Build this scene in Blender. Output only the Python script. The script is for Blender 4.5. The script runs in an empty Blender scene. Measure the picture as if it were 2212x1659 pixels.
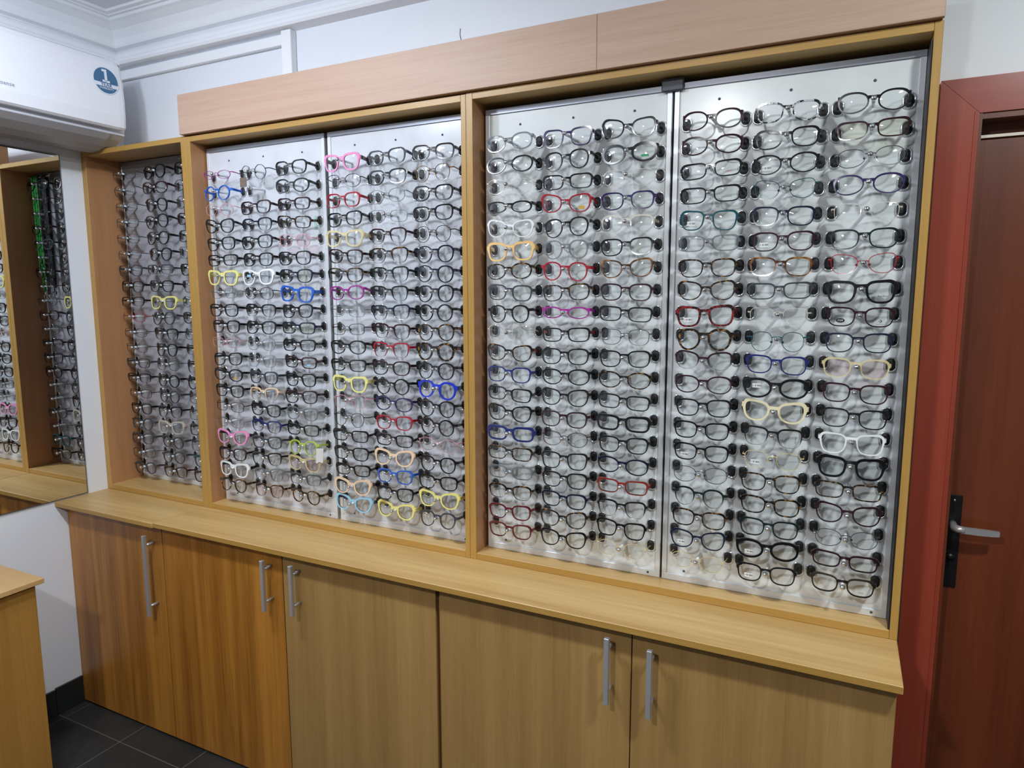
import bpy, bmesh, math, random
from mathutils import Vector, Matrix
from math import sin, cos, pi, radians

random.seed(7)
S = bpy.context.scene
COL = S.collection

# ------------------------------------------------------------------ camera
CAM_LOC = (-0.135857, -1.574166, 0.728929)
YAW, PITCH, ROLL, FPX = 0.457407, -0.130098, -0.002026, 1459.6
fw = Vector((-sin(YAW) * cos(PITCH), cos(YAW) * cos(PITCH), sin(PITCH)))
rt = fw.cross(Vector((0, 0, 1))).normalized()
up = rt.cross(fw)
rt, up = rt * cos(ROLL) + up * sin(ROLL), up * cos(ROLL) - rt * sin(ROLL)
cd = bpy.data.cameras.new('camera')
cam = bpy.data.objects.new('camera', cd)
COL.objects.link(cam)
cam.matrix_world = Matrix(((rt.x, up.x, -fw.x, CAM_LOC[0]), (rt.y, up.y, -fw.y, CAM_LOC[1]),
                           (rt.z, up.z, -fw.z, CAM_LOC[2]), (0, 0, 0, 1)))
cd.sensor_fit = 'HORIZONTAL'
cd.sensor_width = 36.0
cd.lens = FPX / 2212 * 36.0
cd.clip_start = 0.02
S.camera = cam

# ------------------------------------------------------------------ world, lamps and fill, exposure
w = bpy.data.worlds.new('world')
S.world = w
w.use_nodes = True
w.node_tree.nodes['Background'].inputs[0].default_value = (0.9, 0.95, 1.0, 1)
w.node_tree.nodes['Background'].inputs[1].default_value = 0.3
S.view_settings.view_transform = 'Standard'
S.view_settings.look = 'None'
S.view_settings.gamma = 1.0
S.view_settings.use_curve_mapping = False
S.view_settings.exposure = 0.14
S.cycles.max_bounces = 10
S.cycles.transparent_max_bounces = 32
S.cycles.caustics_reflective = False
S.cycles.caustics_refractive = False


def ceiling_or_fill_lamp(x, y, z, power, size, color, kind='AREA', aim=None):
    d = bpy.data.lights.new('ceiling_lamp', kind)
    if kind == 'AREA':
        d.shape = 'DISK'
        d.size = size
    else:
        d.shadow_soft_size = size / 2
    d.energy = power
    d.color = color
    o = bpy.data.objects.new('ceiling_lamp', d)
    o.location = (x, y, z)
    if aim:
        o.rotation_euler = (Vector(aim) - Vector((x, y, z))).to_track_quat('-Z', 'Y').to_euler()
    COL.objects.link(o)


ceiling_or_fill_lamp(-1.50, -1.05, 1.71, 15, 0.15, (0.88, 0.94, 1.0))
ceiling_or_fill_lamp(0.50, -1.05, 1.71, 21, 0.15, (0.93, 1.0, 0.98))
ceiling_or_fill_lamp(-0.80, -2.30, 1.71, 32, 0.15, (0.97, 0.98, 1.0))
ceiling_or_fill_lamp(-1.80, -1.00, 1.60, 20, 0.12, (0.80, 0.88, 1.0), 'POINT')  # added fill bulb, brightens the upper left wall and cornice

# ------------------------------------------------------------------ materials


def lin(c):
    c = c / 255.0
    return c / 12.92 if c <= 0.04045 else ((c + 0.055) / 1.055) ** 2.4


def rgb(r, g, b):
    return (lin(r), lin(g), lin(b), 1.0)


def new_mat(name):
    m = bpy.data.materials.new(name)
    m.use_nodes = True
    nt = m.node_tree
    b = nt.nodes['Principled BSDF']
    return m, nt, b


def plain(name, col, rough=0.5, metal=0.0, spec=0.5, coat=0.0, noise=0.0, nscale=8.0):
    m, nt, b = new_mat(name)
    b.inputs['Base Color'].default_value = col
    b.inputs['Roughness'].default_value = rough
    b.inputs['Metallic'].default_value = metal
    b.inputs['Specular IOR Level'].default_value = spec
    b.inputs['Coat Weight'].default_value = coat
    if noise:
        tc = nt.nodes.new('ShaderNodeTexCoord')
        n = nt.nodes.new('ShaderNodeTexNoise')
        n.inputs['Scale'].default_value = nscale
        n.inputs['Detail'].default_value = 5
        r = nt.nodes.new('ShaderNodeValToRGB')
        r.color_ramp.elements[0].position = 0.3
        r.color_ramp.elements[1].position = 0.65
        r.color_ramp.elements[0].color = tuple(c * (1 - noise) for c in col[:3]) + (1,)
        r.color_ramp.elements[1].color = col
        nt.links.new(tc.outputs['Object'], n.inputs['Vector'])
        nt.links.new(n.outputs['Fac'], r.inputs['Fac'])
        nt.links.new(r.outputs['Color'], b.inputs['Base Color'])
    return m


def wood(name, dark, light, axis='z', rough=0.38, fine=1.0, coat=0.15, contrast=1.0):
    """Laminate with stretched grain running along one axis."""
    m, nt, b = new_mat(name)
    L = nt.links
    tc = nt.nodes.new('ShaderNodeTexCoord')
    mp = nt.nodes.new('ShaderNodeMapping')
    sc = {'x': (1.3, 46, 46), 'z': (46, 46, 1.1), 'y': (46, 1.3, 46)}[axis]
    mp.inputs['Scale'].default_value = tuple(s * fine for s in sc)
    n1 = nt.nodes.new('ShaderNodeTexNoise')
    n1.inputs['Scale'].default_value = 1.0
    n1.inputs['Detail'].default_value = 6
    n1.inputs['Roughness'].default_value = 0.62
    n1.inputs['Distortion'].default_value = 0.6
    mp2 = nt.nodes.new('ShaderNodeMapping')
    sc2 = {'x': (0.6, 9, 9), 'z': (9, 9, 0.5), 'y': (9, 0.6, 9)}[axis]
    mp2.inputs['Scale'].default_value = sc2
    n2 = nt.nodes.new('ShaderNodeTexNoise')
    n2.inputs['Scale'].default_value = 1.0
    n2.inputs['Detail'].default_value = 3
    n2.inputs['Distortion'].default_value = 0.8
    mp3 = nt.nodes.new('ShaderNodeMapping')
    sc3 = {'x': (12, 420, 420), 'z': (420, 420, 12), 'y': (420, 12, 420)}[axis]
    mp3.inputs['Scale'].default_value = sc3
    n3 = nt.nodes.new('ShaderNodeTexNoise')
    n3.inputs['Scale'].default_value = 1.0
    n3.inputs['Detail'].default_value = 2
    for mpx, nx in ((mp, n1), (mp2, n2), (mp3, n3)):
        L.new(tc.outputs['Object'], mpx.inputs['Vector'])
        L.new(mpx.outputs['Vector'], nx.inputs['Vector'])
    ad = nt.nodes.new('ShaderNodeMath')
    ad.operation = 'MULTIPLY_ADD'
    ad.inputs[1].default_value = 0.6
    L.new(n2.outputs['Fac'], ad.inputs[0])
    mu = nt.nodes.new('ShaderNodeMath')
    mu.operation = 'MULTIPLY'
    mu.inputs[1].default_value = 0.4
    L.new(n1.outputs['Fac'], mu.inputs[0])
    L.new(mu.outputs[0], ad.inputs[2])
    ad2 = nt.nodes.new('ShaderNodeMath')
    ad2.operation = 'MULTIPLY_ADD'
    ad2.inputs[1].default_value = 0.22
    L.new(n3.outputs['Fac'], ad2.inputs[0])
    L.new(ad.outputs[0], ad2.inputs[2])
    r = nt.nodes.new('ShaderNodeValToRGB')
    c0 = 0.60 - 0.22 / contrast
    c1 = 0.60 + 0.22 / contrast
    r.color_ramp.elements[0].position = max(0, c0)
    r.color_ramp.elements[1].position = min(1, c1)
    r.color_ramp.elements[0].color = dark
    r.color_ramp.elements[1].color = light
    L.new(ad2.outputs[0], r.inputs['Fac'])
    L.new(r.outputs['Color'], b.inputs['Base Color'])
    b.inputs['Roughness'].default_value = rough
    b.inputs['Coat Weight'].default_value = coat
    b.inputs['Coat Roughness'].default_value = 0.25
    bp = nt.nodes.new('ShaderNodeBump')
    bp.inputs['Strength'].default_value = 0.06
    bp.inputs['Distance'].default_value = 0.001
    L.new(ad2.outputs[0], bp.inputs['Height'])
    L.new(bp.outputs['Normal'], b.inputs['Normal'])
    return m


M = {}
M['wall'] = plain('wall_paint', rgb(236, 240, 247), 0.45, noise=0.03, nscale=3)
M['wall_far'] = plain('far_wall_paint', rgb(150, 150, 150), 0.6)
M['ceiling'] = plain('ceiling_paint', rgb(232, 232, 238), 0.7)
M['cornice'] = plain('cornice_plaster', rgb(244, 246, 250), 0.6)
M['wood_h'] = wood('oak_laminate_flat', rgb(174, 136, 80), rgb(212, 178, 118), 'x', rough=0.42, coat=0.06, contrast=1.35)
M['wood_v'] = wood('oak_laminate_upright', rgb(172, 132, 80), rgb(204, 168, 114), 'z')
M['wood_in'] = wood('oak_laminate_inner', rgb(160, 112, 72), rgb(192, 142, 98), 'z', coat=0.05)
M['edge'] = wood('oak_edge_band', rgb(158, 118, 52), rgb(190, 150, 80), 'z', fine=2, coat=0.0)
M['edge_h'] = wood('oak_edge_band_flat', rgb(158, 118, 52), rgb(190, 150, 80), 'x', fine=2, coat=0.0)
M['fascia'] = wood('beech_laminate', rgb(178, 144, 122), rgb(204, 174, 153), 'x', rough=0.5, coat=0.0)
M['door_a'] = wood('amber_oak_door', rgb(130, 80, 24), rgb(186, 126, 50), 'z', fine=0.9, contrast=1.7)
M['door_b'] = wood('grey_oak_door', rgb(142, 108, 60), rgb(174, 138, 84), 'z', fine=1.25, contrast=1.2)
M['desk'] = wood('desk_oak', rgb(150, 106, 44), rgb(182, 134, 66), 'z')
M['desk_top'] = wood('desk_top_oak', rgb(190, 148, 94), rgb(212, 176, 122), 'x')
M['mahog'] = wood('red_mahogany', rgb(142, 54, 36), rgb(170, 76, 54), 'z', rough=0.3, fine=0.9, coat=0.3)
M['mahog_h'] = wood('red_mahogany_flat', rgb(140, 52, 40), rgb(168, 74, 58), 'x', rough=0.3, fine=0.9, coat=0.3)
M['leaf'] = wood('dark_mahogany', rgb(84, 36, 16), rgb(122, 58, 30), 'z', rough=0.35, fine=0.8, coat=0.25)
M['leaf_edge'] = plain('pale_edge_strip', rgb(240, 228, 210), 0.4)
M['panel'] = plain('white_panel', rgb(226, 230, 231), 0.22, noise=0.08, nscale=14)
M['panel_mid'] = plain('off_white_panel', rgb(216, 219, 226), 0.22, noise=0.10, nscale=12)
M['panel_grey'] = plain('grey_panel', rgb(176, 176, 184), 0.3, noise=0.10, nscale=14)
M['alu'] = plain('satin_aluminium', rgb(150, 154, 164), 0.38, metal=0.5)  # darker copy for top trims, shade under the top board put into the colour
M['alu_pale'] = plain('pale_aluminium', rgb(224, 228, 232), 0.3, metal=0.25)
M['steel'] = plain('brushed_steel', rgb(190, 190, 192), 0.36, metal=0.6)
M['chrome'] = plain('chrome', rgb(225, 228, 232), 0.08, metal=1.0)
M['ring'] = plain('bright_ring', rgb(226, 230, 234), 0.12, metal=0.8)
M['rubber'] = plain('black_rubber', rgb(24, 24, 26), 0.55)
M['black'] = plain('black_void', rgb(10, 10, 11), 0.8, spec=0.1)
M['rod'] = plain('frosted_acrylic', rgb(232, 238, 242), 0.18, coat=0.4)
M['plastic'] = plain('white_plastic', rgb(236, 238, 244), 0.28)
M['plastic_grey'] = plain('grey_plastic', rgb(196, 198, 206), 0.35)
M['plastic_dark'] = plain('dark_grey_plastic', rgb(70, 74, 84), 0.4)
M['sticker_blue'] = plain('sticker_blue', rgb(62, 108, 146), 0.4)
M['sticker_white'] = plain('sticker_white', rgb(228, 234, 244), 0.4)
M['text_grey'] = plain('brand_grey', rgb(150, 156, 176), 0.4)
M['ink'] = plain('black_ink', rgb(22, 22, 24), 0.5)
M['ink_grey'] = plain('grey_ink', rgb(96, 98, 100), 0.5)
M['ink_red'] = plain('red_ink', rgb(196, 30, 40), 0.5)
M['paper'] = plain('paper_white', rgb(232, 232, 230), 0.6)
M['green_label'] = plain('green_label', rgb(20, 140, 90), 0.5)
M['gold_label'] = plain('gold_label', rgb(206, 160, 60), 0.45)
M['blue_label'] = plain('sky_label', rgb(150, 196, 222), 0.5)
M['lime_ink'] = plain('lime_ink', rgb(150, 170, 30), 0.5)
M['tag_brown'] = plain('brown_card', rgb(120, 104, 92), 0.5, noise=0.2, nscale=90)
M['cord_green'] = plain('green_cord', rgb(30, 190, 60), 0.6)
M['cord_black'] = plain('black_cord', rgb(16, 17, 24), 0.7)
M['plate_black'] = plain('black_metal', rgb(26, 24, 24), 0.35, metal=0.3)
M['tile_base'] = plain('dark_tile', rgb(36, 40, 41), 0.35, noise=0.25, nscale=9)


def mirror_mat():
    m, nt, b = new_mat('mirror_silver')
    b.inputs['Base Color'].default_value = (0.86, 0.88, 0.88, 1)
    b.inputs['Metallic'].default_value = 1.0
    b.inputs['Roughness'].default_value = 0.0
    return m


M['mirror'] = mirror_mat()


def floor_mat():
    m, nt, b = new_mat('slate_floor_tiles')
    L = nt.links
    tc = nt.nodes.new('ShaderNodeTexCoord')
    sp = nt.nodes.new('ShaderNodeSeparateXYZ')
    L.new(tc.outputs['Object'], sp.inputs[0])
    masks = []
    for ax, off in (('X', 2.598), ('Y', 0.250)):
        a = nt.nodes.new('ShaderNodeMath')
        a.operation = 'ADD'
        a.inputs[1].default_value = off + 0.308 * 40 + 0.002
        L.new(sp.outputs[ax], a.inputs[0])
        d = nt.nodes.new('ShaderNodeMath')
        d.operation = 'MODULO'
        d.inputs[1].default_value = 0.308
        L.new(a.outputs[0], d.inputs[0])
        c = nt.nodes.new('ShaderNodeMath')
        c.operation = 'LESS_THAN'
        c.inputs[1].default_value = 0.0032
        L.new(d.outputs[0], c.inputs[0])
        masks.append(c)
    mx = nt.nodes.new('ShaderNodeMath')
    mx.operation = 'MAXIMUM'
    L.new(masks[0].outputs[0], mx.inputs[0])
    L.new(masks[1].outputs[0], mx.inputs[1])
    n = nt.nodes.new('ShaderNodeTexNoise')
    n.inputs['Scale'].default_value = 7
    n.inputs['Detail'].default_value = 6
    L.new(tc.outputs['Object'], n.inputs['Vector'])
    r = nt.nodes.new('ShaderNodeValToRGB')
    r.color_ramp.elements[0].position = 0.3
    r.color_ramp.elements[1].position = 0.7
    r.color_ramp.elements[0].color = rgb(31, 33, 33)
    r.color_ramp.elements[1].color = rgb(44, 45, 45)
    L.new(n.outputs['Fac'], r.inputs['Fac'])
    mix = nt.nodes.new('ShaderNodeMix')
    mix.data_type = 'RGBA'
    L.new(mx.outputs[0], mix.inputs['Factor'])
    L.new(r.outputs['Color'], mix.inputs['A'])
    mix.inputs['B'].default_value = rgb(92, 89, 83)
    L.new(mix.outputs['Result'], b.inputs['Base Color'])
    b.inputs['Roughness'].default_value = 0.42
    return m


M['floor'] = floor_mat()


def lens_mat(name, tint, amount):
    """Thin demo lens: see-through with a clear surface reflection."""
    m = bpy.data.materials.new(name)
    m.use_nodes = True
    nt = m.node_tree
    nt.nodes.clear()
    out = nt.nodes.new('ShaderNodeOutputMaterial')
    tr = nt.nodes.new('ShaderNodeBsdfTransparent')
    tr.inputs[0].default_value = tint
    gl = nt.nodes.new('ShaderNodeBsdfGlossy')
    gl.inputs['Roughness'].default_value = 0.02
    fr = nt.nodes.new('ShaderNodeFresnel')
    fr.inputs[0].default_value = 1.45
    mu = nt.nodes.new('ShaderNodeMath')
    mu.operation = 'MULTIPLY'
    mu.inputs[1].default_value = amount
    mu.use_clamp = True
    mx = nt.nodes.new('ShaderNodeMixShader')
    nt.links.new(fr.outputs[0], mu.inputs[0])
    nt.links.new(mu.outputs[0], mx.inputs[0])
    nt.links.new(tr.outputs[0], mx.inputs[1])
    nt.links.new(gl.outputs[0], mx.inputs[2])
    nt.links.new(mx.outputs[0], out.inputs[0])
    return m


M['lens'] = lens_mat('demo_lens', (0.975, 0.985, 0.985, 1), 1.0)
M['lens_pink'] = lens_mat('pink_lens', (0.96, 0.90, 0.91, 1), 1.0)
M['lens_yellow'] = lens_mat('straw_lens', (0.95, 0.955, 0.90, 1), 1.0)
M['lens_grey'] = lens_mat('grey_lens', (0.90, 0.92, 0.93, 1), 1.0)


def clear_frame(name, tint, alpha, rough=0.12):
    m, nt, b = new_mat(name)
    b.inputs['Base Color'].default_value = tint
    b.inputs['Roughness'].default_value = rough
    b.inputs['Alpha'].default_value = alpha
    b.inputs['Coat Weight'].default_value = 0.4
    return m


def spotted(name, c1, c2, scale, lo, hi, alpha=1.0):
    m, nt, b = new_mat(name)
    tc = nt.nodes.new('ShaderNodeTexCoord')
    n = nt.nodes.new('ShaderNodeTexNoise')
    n.inputs['Scale'].default_value = scale
    n.inputs['Detail'].default_value = 2
    r = nt.nodes.new('ShaderNodeValToRGB')
    r.color_ramp.elements[0].position = lo
    r.color_ramp.elements[1].position = hi
    r.color_ramp.elements[0].color = c1
    r.color_ramp.elements[1].color = c2
    nt.links.new(tc.outputs['Object'], n.inputs['Vector'])
    nt.links.new(n.outputs['Fac'], r.inputs['Fac'])
    nt.links.new(r.outputs['Color'], b.inputs['Base Color'])
    b.inputs['Roughness'].default_value = 0.15
    b.inputs['Coat Weight'].default_value = 0.3
    b.inputs['Alpha'].default_value = alpha
    return m


def gloss(name, c, rough=0.18, metal=0.0):
    return plain(name, c, rough, metal, coat=0.25)


# frame colours: code -> (material, words)
FC = {
    'K': (gloss('frame_black', rgb(18, 18, 20)), 'black'),
    'G': (gloss('frame_grey', rgb(72, 76, 84), 0.25, 0.3), 'dark grey'),
    'S': (gloss('frame_silver', rgb(92, 94, 102), 0.25, 0.6), 'gunmetal'),
    'T': (spotted('frame_tortoise', rgb(22, 17, 14), rgb(150, 104, 46), 110, 0.54, 0.66), 'tortoiseshell'),
    'J': (spotted('frame_red_leopard', rgb(22, 10, 12), rgb(134, 32, 36), 170, 0.48, 0.55), 'red leopard'),
    'Z': (spotted('frame_smoke_tortoise', rgb(26, 28, 34), rgb(196, 200, 206), 110, 0.46, 0.56), 'smoky tortoise'),
    'N': (gloss('frame_navy', rgb(20, 27, 50)), 'navy'),
    'B': (gloss('frame_blue', rgb(34, 92, 190)), 'bright blue'),
    'I': (gloss('frame_ivory', rgb(228, 216, 178)), 'ivory'),
    'R': (gloss('frame_red', rgb(164, 26, 44)), 'red'),
    'M': (gloss('frame_maroon', rgb(44, 16, 25)), 'maroon'),
    'P': (gloss('frame_pink', rgb(236, 150, 196)), 'pink'),
    'U': (gloss('frame_purple', rgb(48, 36, 86)), 'purple'),
    'V': (gloss('frame_magenta', rgb(160, 38, 142)), 'magenta'),
    'E': (gloss('frame_teal', rgb(20, 76, 86)), 'teal'),
    'W': (gloss('frame_white', rgb(236, 238, 238)), 'white'),
    'Y': (gloss('frame_yellow', rgb(236, 228, 140)), 'pale yellow'),
    'L': (gloss('frame_sky', rgb(150, 200, 226)), 'sky blue'),
    'H': (gloss('frame_peach', rgb(236, 204, 168)), 'peach'),
    'A': (gloss('frame_apricot', rgb(238, 196, 128)), 'apricot'),
    'O': (spotted('frame_amber', rgb(70, 40, 22), rgb(156, 106, 50), 60, 0.45, 0.66), 'amber brown'),
    'F': (gloss('frame_rust', rgb(136, 46, 34)), 'rust red'),
    'D': (gloss('frame_bottle', rgb(18, 35, 33)), 'dark green'),
    'X': (gloss('frame_lime', rgb(176, 196, 70)), 'lime green'),
    'C': (clear_frame('frame_crystal', rgb(232, 224, 210), 0.42), 'clear'),
    'Q': (clear_frame('frame_straw_crystal', rgb(232, 216, 160), 0.55), 'straw-clear'),
    'c': (clear_frame('frame_smoke_crystal', rgb(120, 128, 134), 0.6), 'grey-clear'),
    'p': (clear_frame('frame_rose_crystal', rgb(236, 170, 180), 0.65), 'rose-clear'),
    'd': (gloss('frame_dark_red', rgb(98, 26, 34)), 'dark red'),
    'b': (gloss('frame_cobalt', rgb(30, 50, 190)), 'cobalt blue'),
    'n': (gloss('frame_indigo', rgb(30, 42, 108)), 'indigo'),
}

# ------------------------------------------------------------------ mesh helpers


class MB:
    """Collects shapes (world or local coordinates) for ONE mesh."""

    def __init__(self):
        self.v, self.f, self.m = [], [], []
        self.smooth = []

    def add(self, vs, fs, mi=0, smooth=False):
        o = len(self.v)
        self.v += [tuple(p) for p in vs]
        for f in fs:
            self.f.append(tuple(i + o for i in f))
            self.m.append(mi)
            self.smooth.append(smooth)
        return self

    def box(self, x0, x1, y0, y1, z0, z1, bev=0.0, mi=0):
        if x0 > x1: x0, x1 = x1, x0
        if y0 > y1: y0, y1 = y1, y0
        if z0 > z1: z0, z1 = z1, z0
        bev = min(bev, 0.45 * min(x1 - x0, y1 - y0, z1 - z0))
        if bev <= 0:
            vs = [(x, y, z) for x in (x0, x1) for y in (y0, y1) for z in (z0, z1)]
            fs = [(0, 1, 3, 2), (4, 6, 7, 5), (0, 4, 5, 1), (2, 3, 7, 6), (0, 2, 6, 4), (1, 5, 7, 3)]
            return self.add(vs, fs, mi)
        bm = bmesh.new()
        bmesh.ops.create_cube(bm, size=1)
        for v in bm.verts:
            v.co = Vector(((x0 + x1) / 2 + v.co.x * (x1 - x0), (y0 + y1) / 2 + v.co.y * (y1 - y0),
                           (z0 + z1) / 2 + v.co.z * (z1 - z0)))
        bmesh.ops.bevel(bm, geom=list(bm.edges), offset=bev, segments=1, affect='EDGES')
        bm.verts.index_update()
        self.add([v.co.copy() for v in bm.verts], [[v.index for v in f.verts] for f in bm.faces], mi)
        bm.free()
        return self

    def tube(self, pts, rad, n=10, caps=True, mi=0, closed=False):
        pts = [Vector(p) for p in pts]
        k = len(pts)
        rads = rad if isinstance(rad, (list, tuple)) else [rad] * k
        rings = []
        ref = None
        for i, p in enumerate(pts):
            if closed:
                t = (pts[(i + 1) % k] - pts[i - 1]).normalized()
            else:
                t = (pts[min(i + 1, k - 1)] - pts[max(i - 1, 0)]).normalized()
            if ref is None:
                ref = Vector((0, 0, 1)) if abs(t.z) < 0.9 else Vector((1, 0, 0))
            a = (ref - t * ref.dot(t)).normalized()
            ref = a
            bvec = t.cross(a)
            rings.append([p + (a * cos(2 * pi * j / n) + bvec * sin(2 * pi * j / n)) * rads[i] for j in range(n)])
        vs = [q for r in rings for q in r]
        fs = []
        kk = k if closed else k - 1
        for i in range(kk):
            i2 = (i + 1) % k
            for j in range(n):
                j2 = (j + 1) % n
                fs.append((i * n + j, i * n + j2, i2 * n + j2, i2 * n + j))
        if caps and not closed:
            fs.append(tuple(reversed(range(n))))
            fs.append(tuple((k - 1) * n + j for j in range(n)))
        return self.add(vs, fs, mi, True)

    def bar(self, secs, mi=0):
        """Rectangular section loft: secs = list of four-corner loops."""
        vs = [q for s in secs for q in s]
        fs = []
        for i in range(len(secs) - 1):
            for j in range(4):
                j2 = (j + 1) % 4
                fs.append((i * 4 + j, i * 4 + j2, i * 4 + 4 + j2, i * 4 + 4 + j))
        fs.append((3, 2, 1, 0))
        e = (len(secs) - 1) * 4
        fs.append((e, e + 1, e + 2, e + 3))
        return self.add(vs, fs, mi)

    def sphere(self, c, r, n=12, m=8, mi=0, sq=1.0):
        vs, fs = [], []
        for i in range(m + 1):
            a = pi * i / m
            for j in range(n):
                b = 2 * pi * j / n
                vs.append((c[0] + r * sin(a) * cos(b), c[1] + r * sq * cos(a), c[2] + r * sin(a) * sin(b)))
        for i in range(m):
            for j in range(n):
                fs.append((i * n + j, i * n + (j + 1) % n, (i + 1) * n + (j + 1) % n, (i + 1) * n + j))
        return self.add(vs, fs, mi, True)

    def extrude_profile(self, prof, a, b, axis, mi=0, smooth=False, closed=True):
        """prof: list of (p,q); a,b functions giving a 3D point from (p,q) for both ends."""
        n = len(prof)
        vs = [a(p, q) for p, q in prof] + [b(p, q) for p, q in prof]
        fs = []
        for i in range(n if closed else n - 1):
            j = (i + 1) % n
            fs.append((i, j, n + j, n + i))
        if closed:
            fs.append(tuple(reversed(range(n))))
            fs.append(tuple(range(n, 2 * n)))
        return self.add(vs, fs, mi, smooth)

    def mesh(self, name, mats, origin=(0, 0, 0)):
        me = bpy.data.meshes.new(name)
        o = Vector(origin)
        me.from_pydata([tuple(Vector(p) - o) for p in self.v], [], self.f)
        for mt in mats:
            me.materials.append(mt)
        me.polygons.foreach_set('material_index', self.m)
        me.polygons.foreach_set('use_smooth', self.smooth)
        me.update()
        bm = bmesh.new()
        bm.from_mesh(me)
        bmesh.ops.recalc_face_normals(bm, faces=bm.faces)
        bm.to_mesh(me)
        bm.free()
        return me


ORIG = {}


def mk(name, mb, mats, parent=None, loc=None):
    """ONE mesh object; mb in world coordinates; loc = where its origin goes."""
    if not isinstance(mats, (list, tuple)):
        mats = [mats]
    if loc is None:
        if mb.v:
            xs, ys, zs = zip(*mb.v)
            loc = ((min(xs) + max(xs)) / 2, (min(ys) + max(ys)) / 2, min(zs))
        else:
            loc = (0, 0, 0)
    me = mb.mesh(name, mats, loc)
    o = bpy.data.objects.new(name, me)
    COL.objects.link(o)
    ORIG[o.name] = Vector(loc)
    if parent is not None:
        o.parent = parent
        o.location = Vector(loc) - ORIG[parent.name]
    else:
        o.location = loc
    return o


def root(name, loc, label, cat, group=None):
    o = bpy.data.objects.new(name, None)
    COL.objects.link(o)
    o.location = loc
    o.empty_display_size = 0.05
    ORIG[o.name] = Vector(loc)
    tag(o, label, cat, group)
    return o


def tag(o, label, cat, group=None):
    o['label'] = label
    o['category'] = cat
    if group:
        o['group'] = group
    return o


def struct(name, mb, mats, label=None):
    o = mk(name, mb, mats, None, (0, 0, 0))
    o['kind'] = 'structure'
    if label:
        o['label'] = label
    return o


TEXTS = {}


def text_mesh(s, size, mat, depth=0.0002):
    key = (s, size, mat.name)
    if key in TEXTS:
        return TEXTS[key]
    c = bpy.data.curves.new('lettering', 'FONT')
    c.body = s
    c.size = size
    c.extrude = depth
    c.align_x = 'CENTER'
    c.align_y = 'CENTER'
    c.resolution_u = 2
    t = bpy.data.objects.new('lettering_source', c)
    me = bpy.data.meshes.new_from_object(t)
    me.name = 'lettering'
    me.materials.clear()
    me.materials.append(mat)
    bpy.data.objects.remove(t)
    bpy.data.curves.remove(c)
    TEXTS[key] = me
    return me


def place(name, me, parent, local):
    o = bpy.data.objects.new(name, me)
    COL.objects.link(o)
    o.parent = parent
    o.matrix_local = local
    return o


# ------------------------------------------------------------------ room shell
XW, YW = -2.640, 0.173
ZF, ZC = -0.786, 1.730
XR, YF = 1.55, -3.5
DX0, DX1, DZ1 = 0.088, 0.868, 1.100           # door opening

b = MB().box(XW - 0.1, XR + 0.1, YF - 0.1, 0.7, ZF - 0.1, ZF)
struct('floor', b, M['floor'])
b = MB().box(XW - 0.1, XR + 0.1, YF - 0.1, 0.7, ZC, ZC + 0.1)
struct('ceiling', b, M['ceiling'])
b = MB()
b.box(XW - 0.1, DX0, YW, YW + 0.12, ZF, ZC)
b.box(DX1, XR + 0.1, YW, YW + 0.12, ZF, ZC)
b.box(DX0, DX1, YW, YW + 0.12, DZ1, ZC)
struct('wall_back', b, M['wall'])
struct('wall_left', MB().box(XW - 0.1, XW, YF - 0.1, YW, ZF, ZC), M['wall'])
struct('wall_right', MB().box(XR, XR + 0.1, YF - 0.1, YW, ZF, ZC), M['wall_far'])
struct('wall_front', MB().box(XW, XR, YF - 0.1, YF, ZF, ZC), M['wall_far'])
b = MB()
yy = -0.1565
for i in range(11):
    y1 = yy - 0.301
    if i == 0:
        y1 = -0.2562
    b.box(XW, XW + 0.008, max(y1, YF) + 0.0022, yy, ZF, ZF + 0.104 - (0.004 if i else 0), 0.001)
    yy = y1
    if yy < YF + 0.02:
        break
struct('baseboard_left', b, M['tile_base'])

# cornice: moulded strip, cove and ceiling bead, mitred in the corner
prof = [(0, 1.568), (0.006, 1.569), (0.037, 1.574), (0.041, 1.582), (0.037, 1.592), (0.030, 1.600), (0.026, 1.612), (0.020, 1.622),
        (0.010, 1.630), (0.008, 1.633), (0.030, 1.6365), (0.033, 1.642), (0.037, 1.662), (0.050, 1.688), (0.070, 1.703), (0.080, 1.708),
        (0.082, 1.717), (0.092, 1.7175), (0.094, 1.7215), (0.110, 1.7225), (0.112, 1.730), (0, 1.730)]
struct('trim_1', MB().extrude_profile(prof, lambda d, z: (XW + d, YW - d, z), lambda d, z: (XR, YW - d, z), 'x'), M['cornice'])
struct('trim_2', MB().extrude_profile(prof, lambda d, z: (XW + d, YW - d, z), lambda d, z: (XW + d, YF, z), 'y'), M['cornice'])

# surface cable trunking on the back wall
t = mk('cable_trunking', MB().box(XW + 0.001, -1.803, YW - 0.018, YW - 0.0005, 1.527, 1.560, 0.002), M['cornice'])
tag(t, 'white horizontal cable trunking on back wall under the cornice', 'cable trunking')
t = mk('cable_trunking', MB().box(-1.803, -1.762, YW - 0.026, YW - 0.0005, 1.20, 1.5675, 0.002), M['cornice'])
tag(t, 'white vertical cable trunking dropping from cornice behind the fascia', 'cable trunking')

# ------------------------------------------------------------------ door on the right
door = root('door_1', (DX0, YW, ZF), 'dark red mahogany door at the right edge', 'door')
door['kind'] = 'structure'
cy0, cy1 = YW - 0.020, YW - 0.0002
cw = 0.0718


def casing_piece(quad, mat):
    """quad: four (x,z) corners; 20 mm thick board with a small arris."""
    b = MB()
    vs = [(x, cy0, z) for x, z in quad] + [(x, cy1, z) for x, z in quad]
    b.add(vs, [(0, 1, 2, 3), (7, 6, 5, 4), (0, 4, 5, 1), (1, 5, 6, 2), (2, 6, 7, 3), (3, 7, 4, 0)])
    return b


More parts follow.
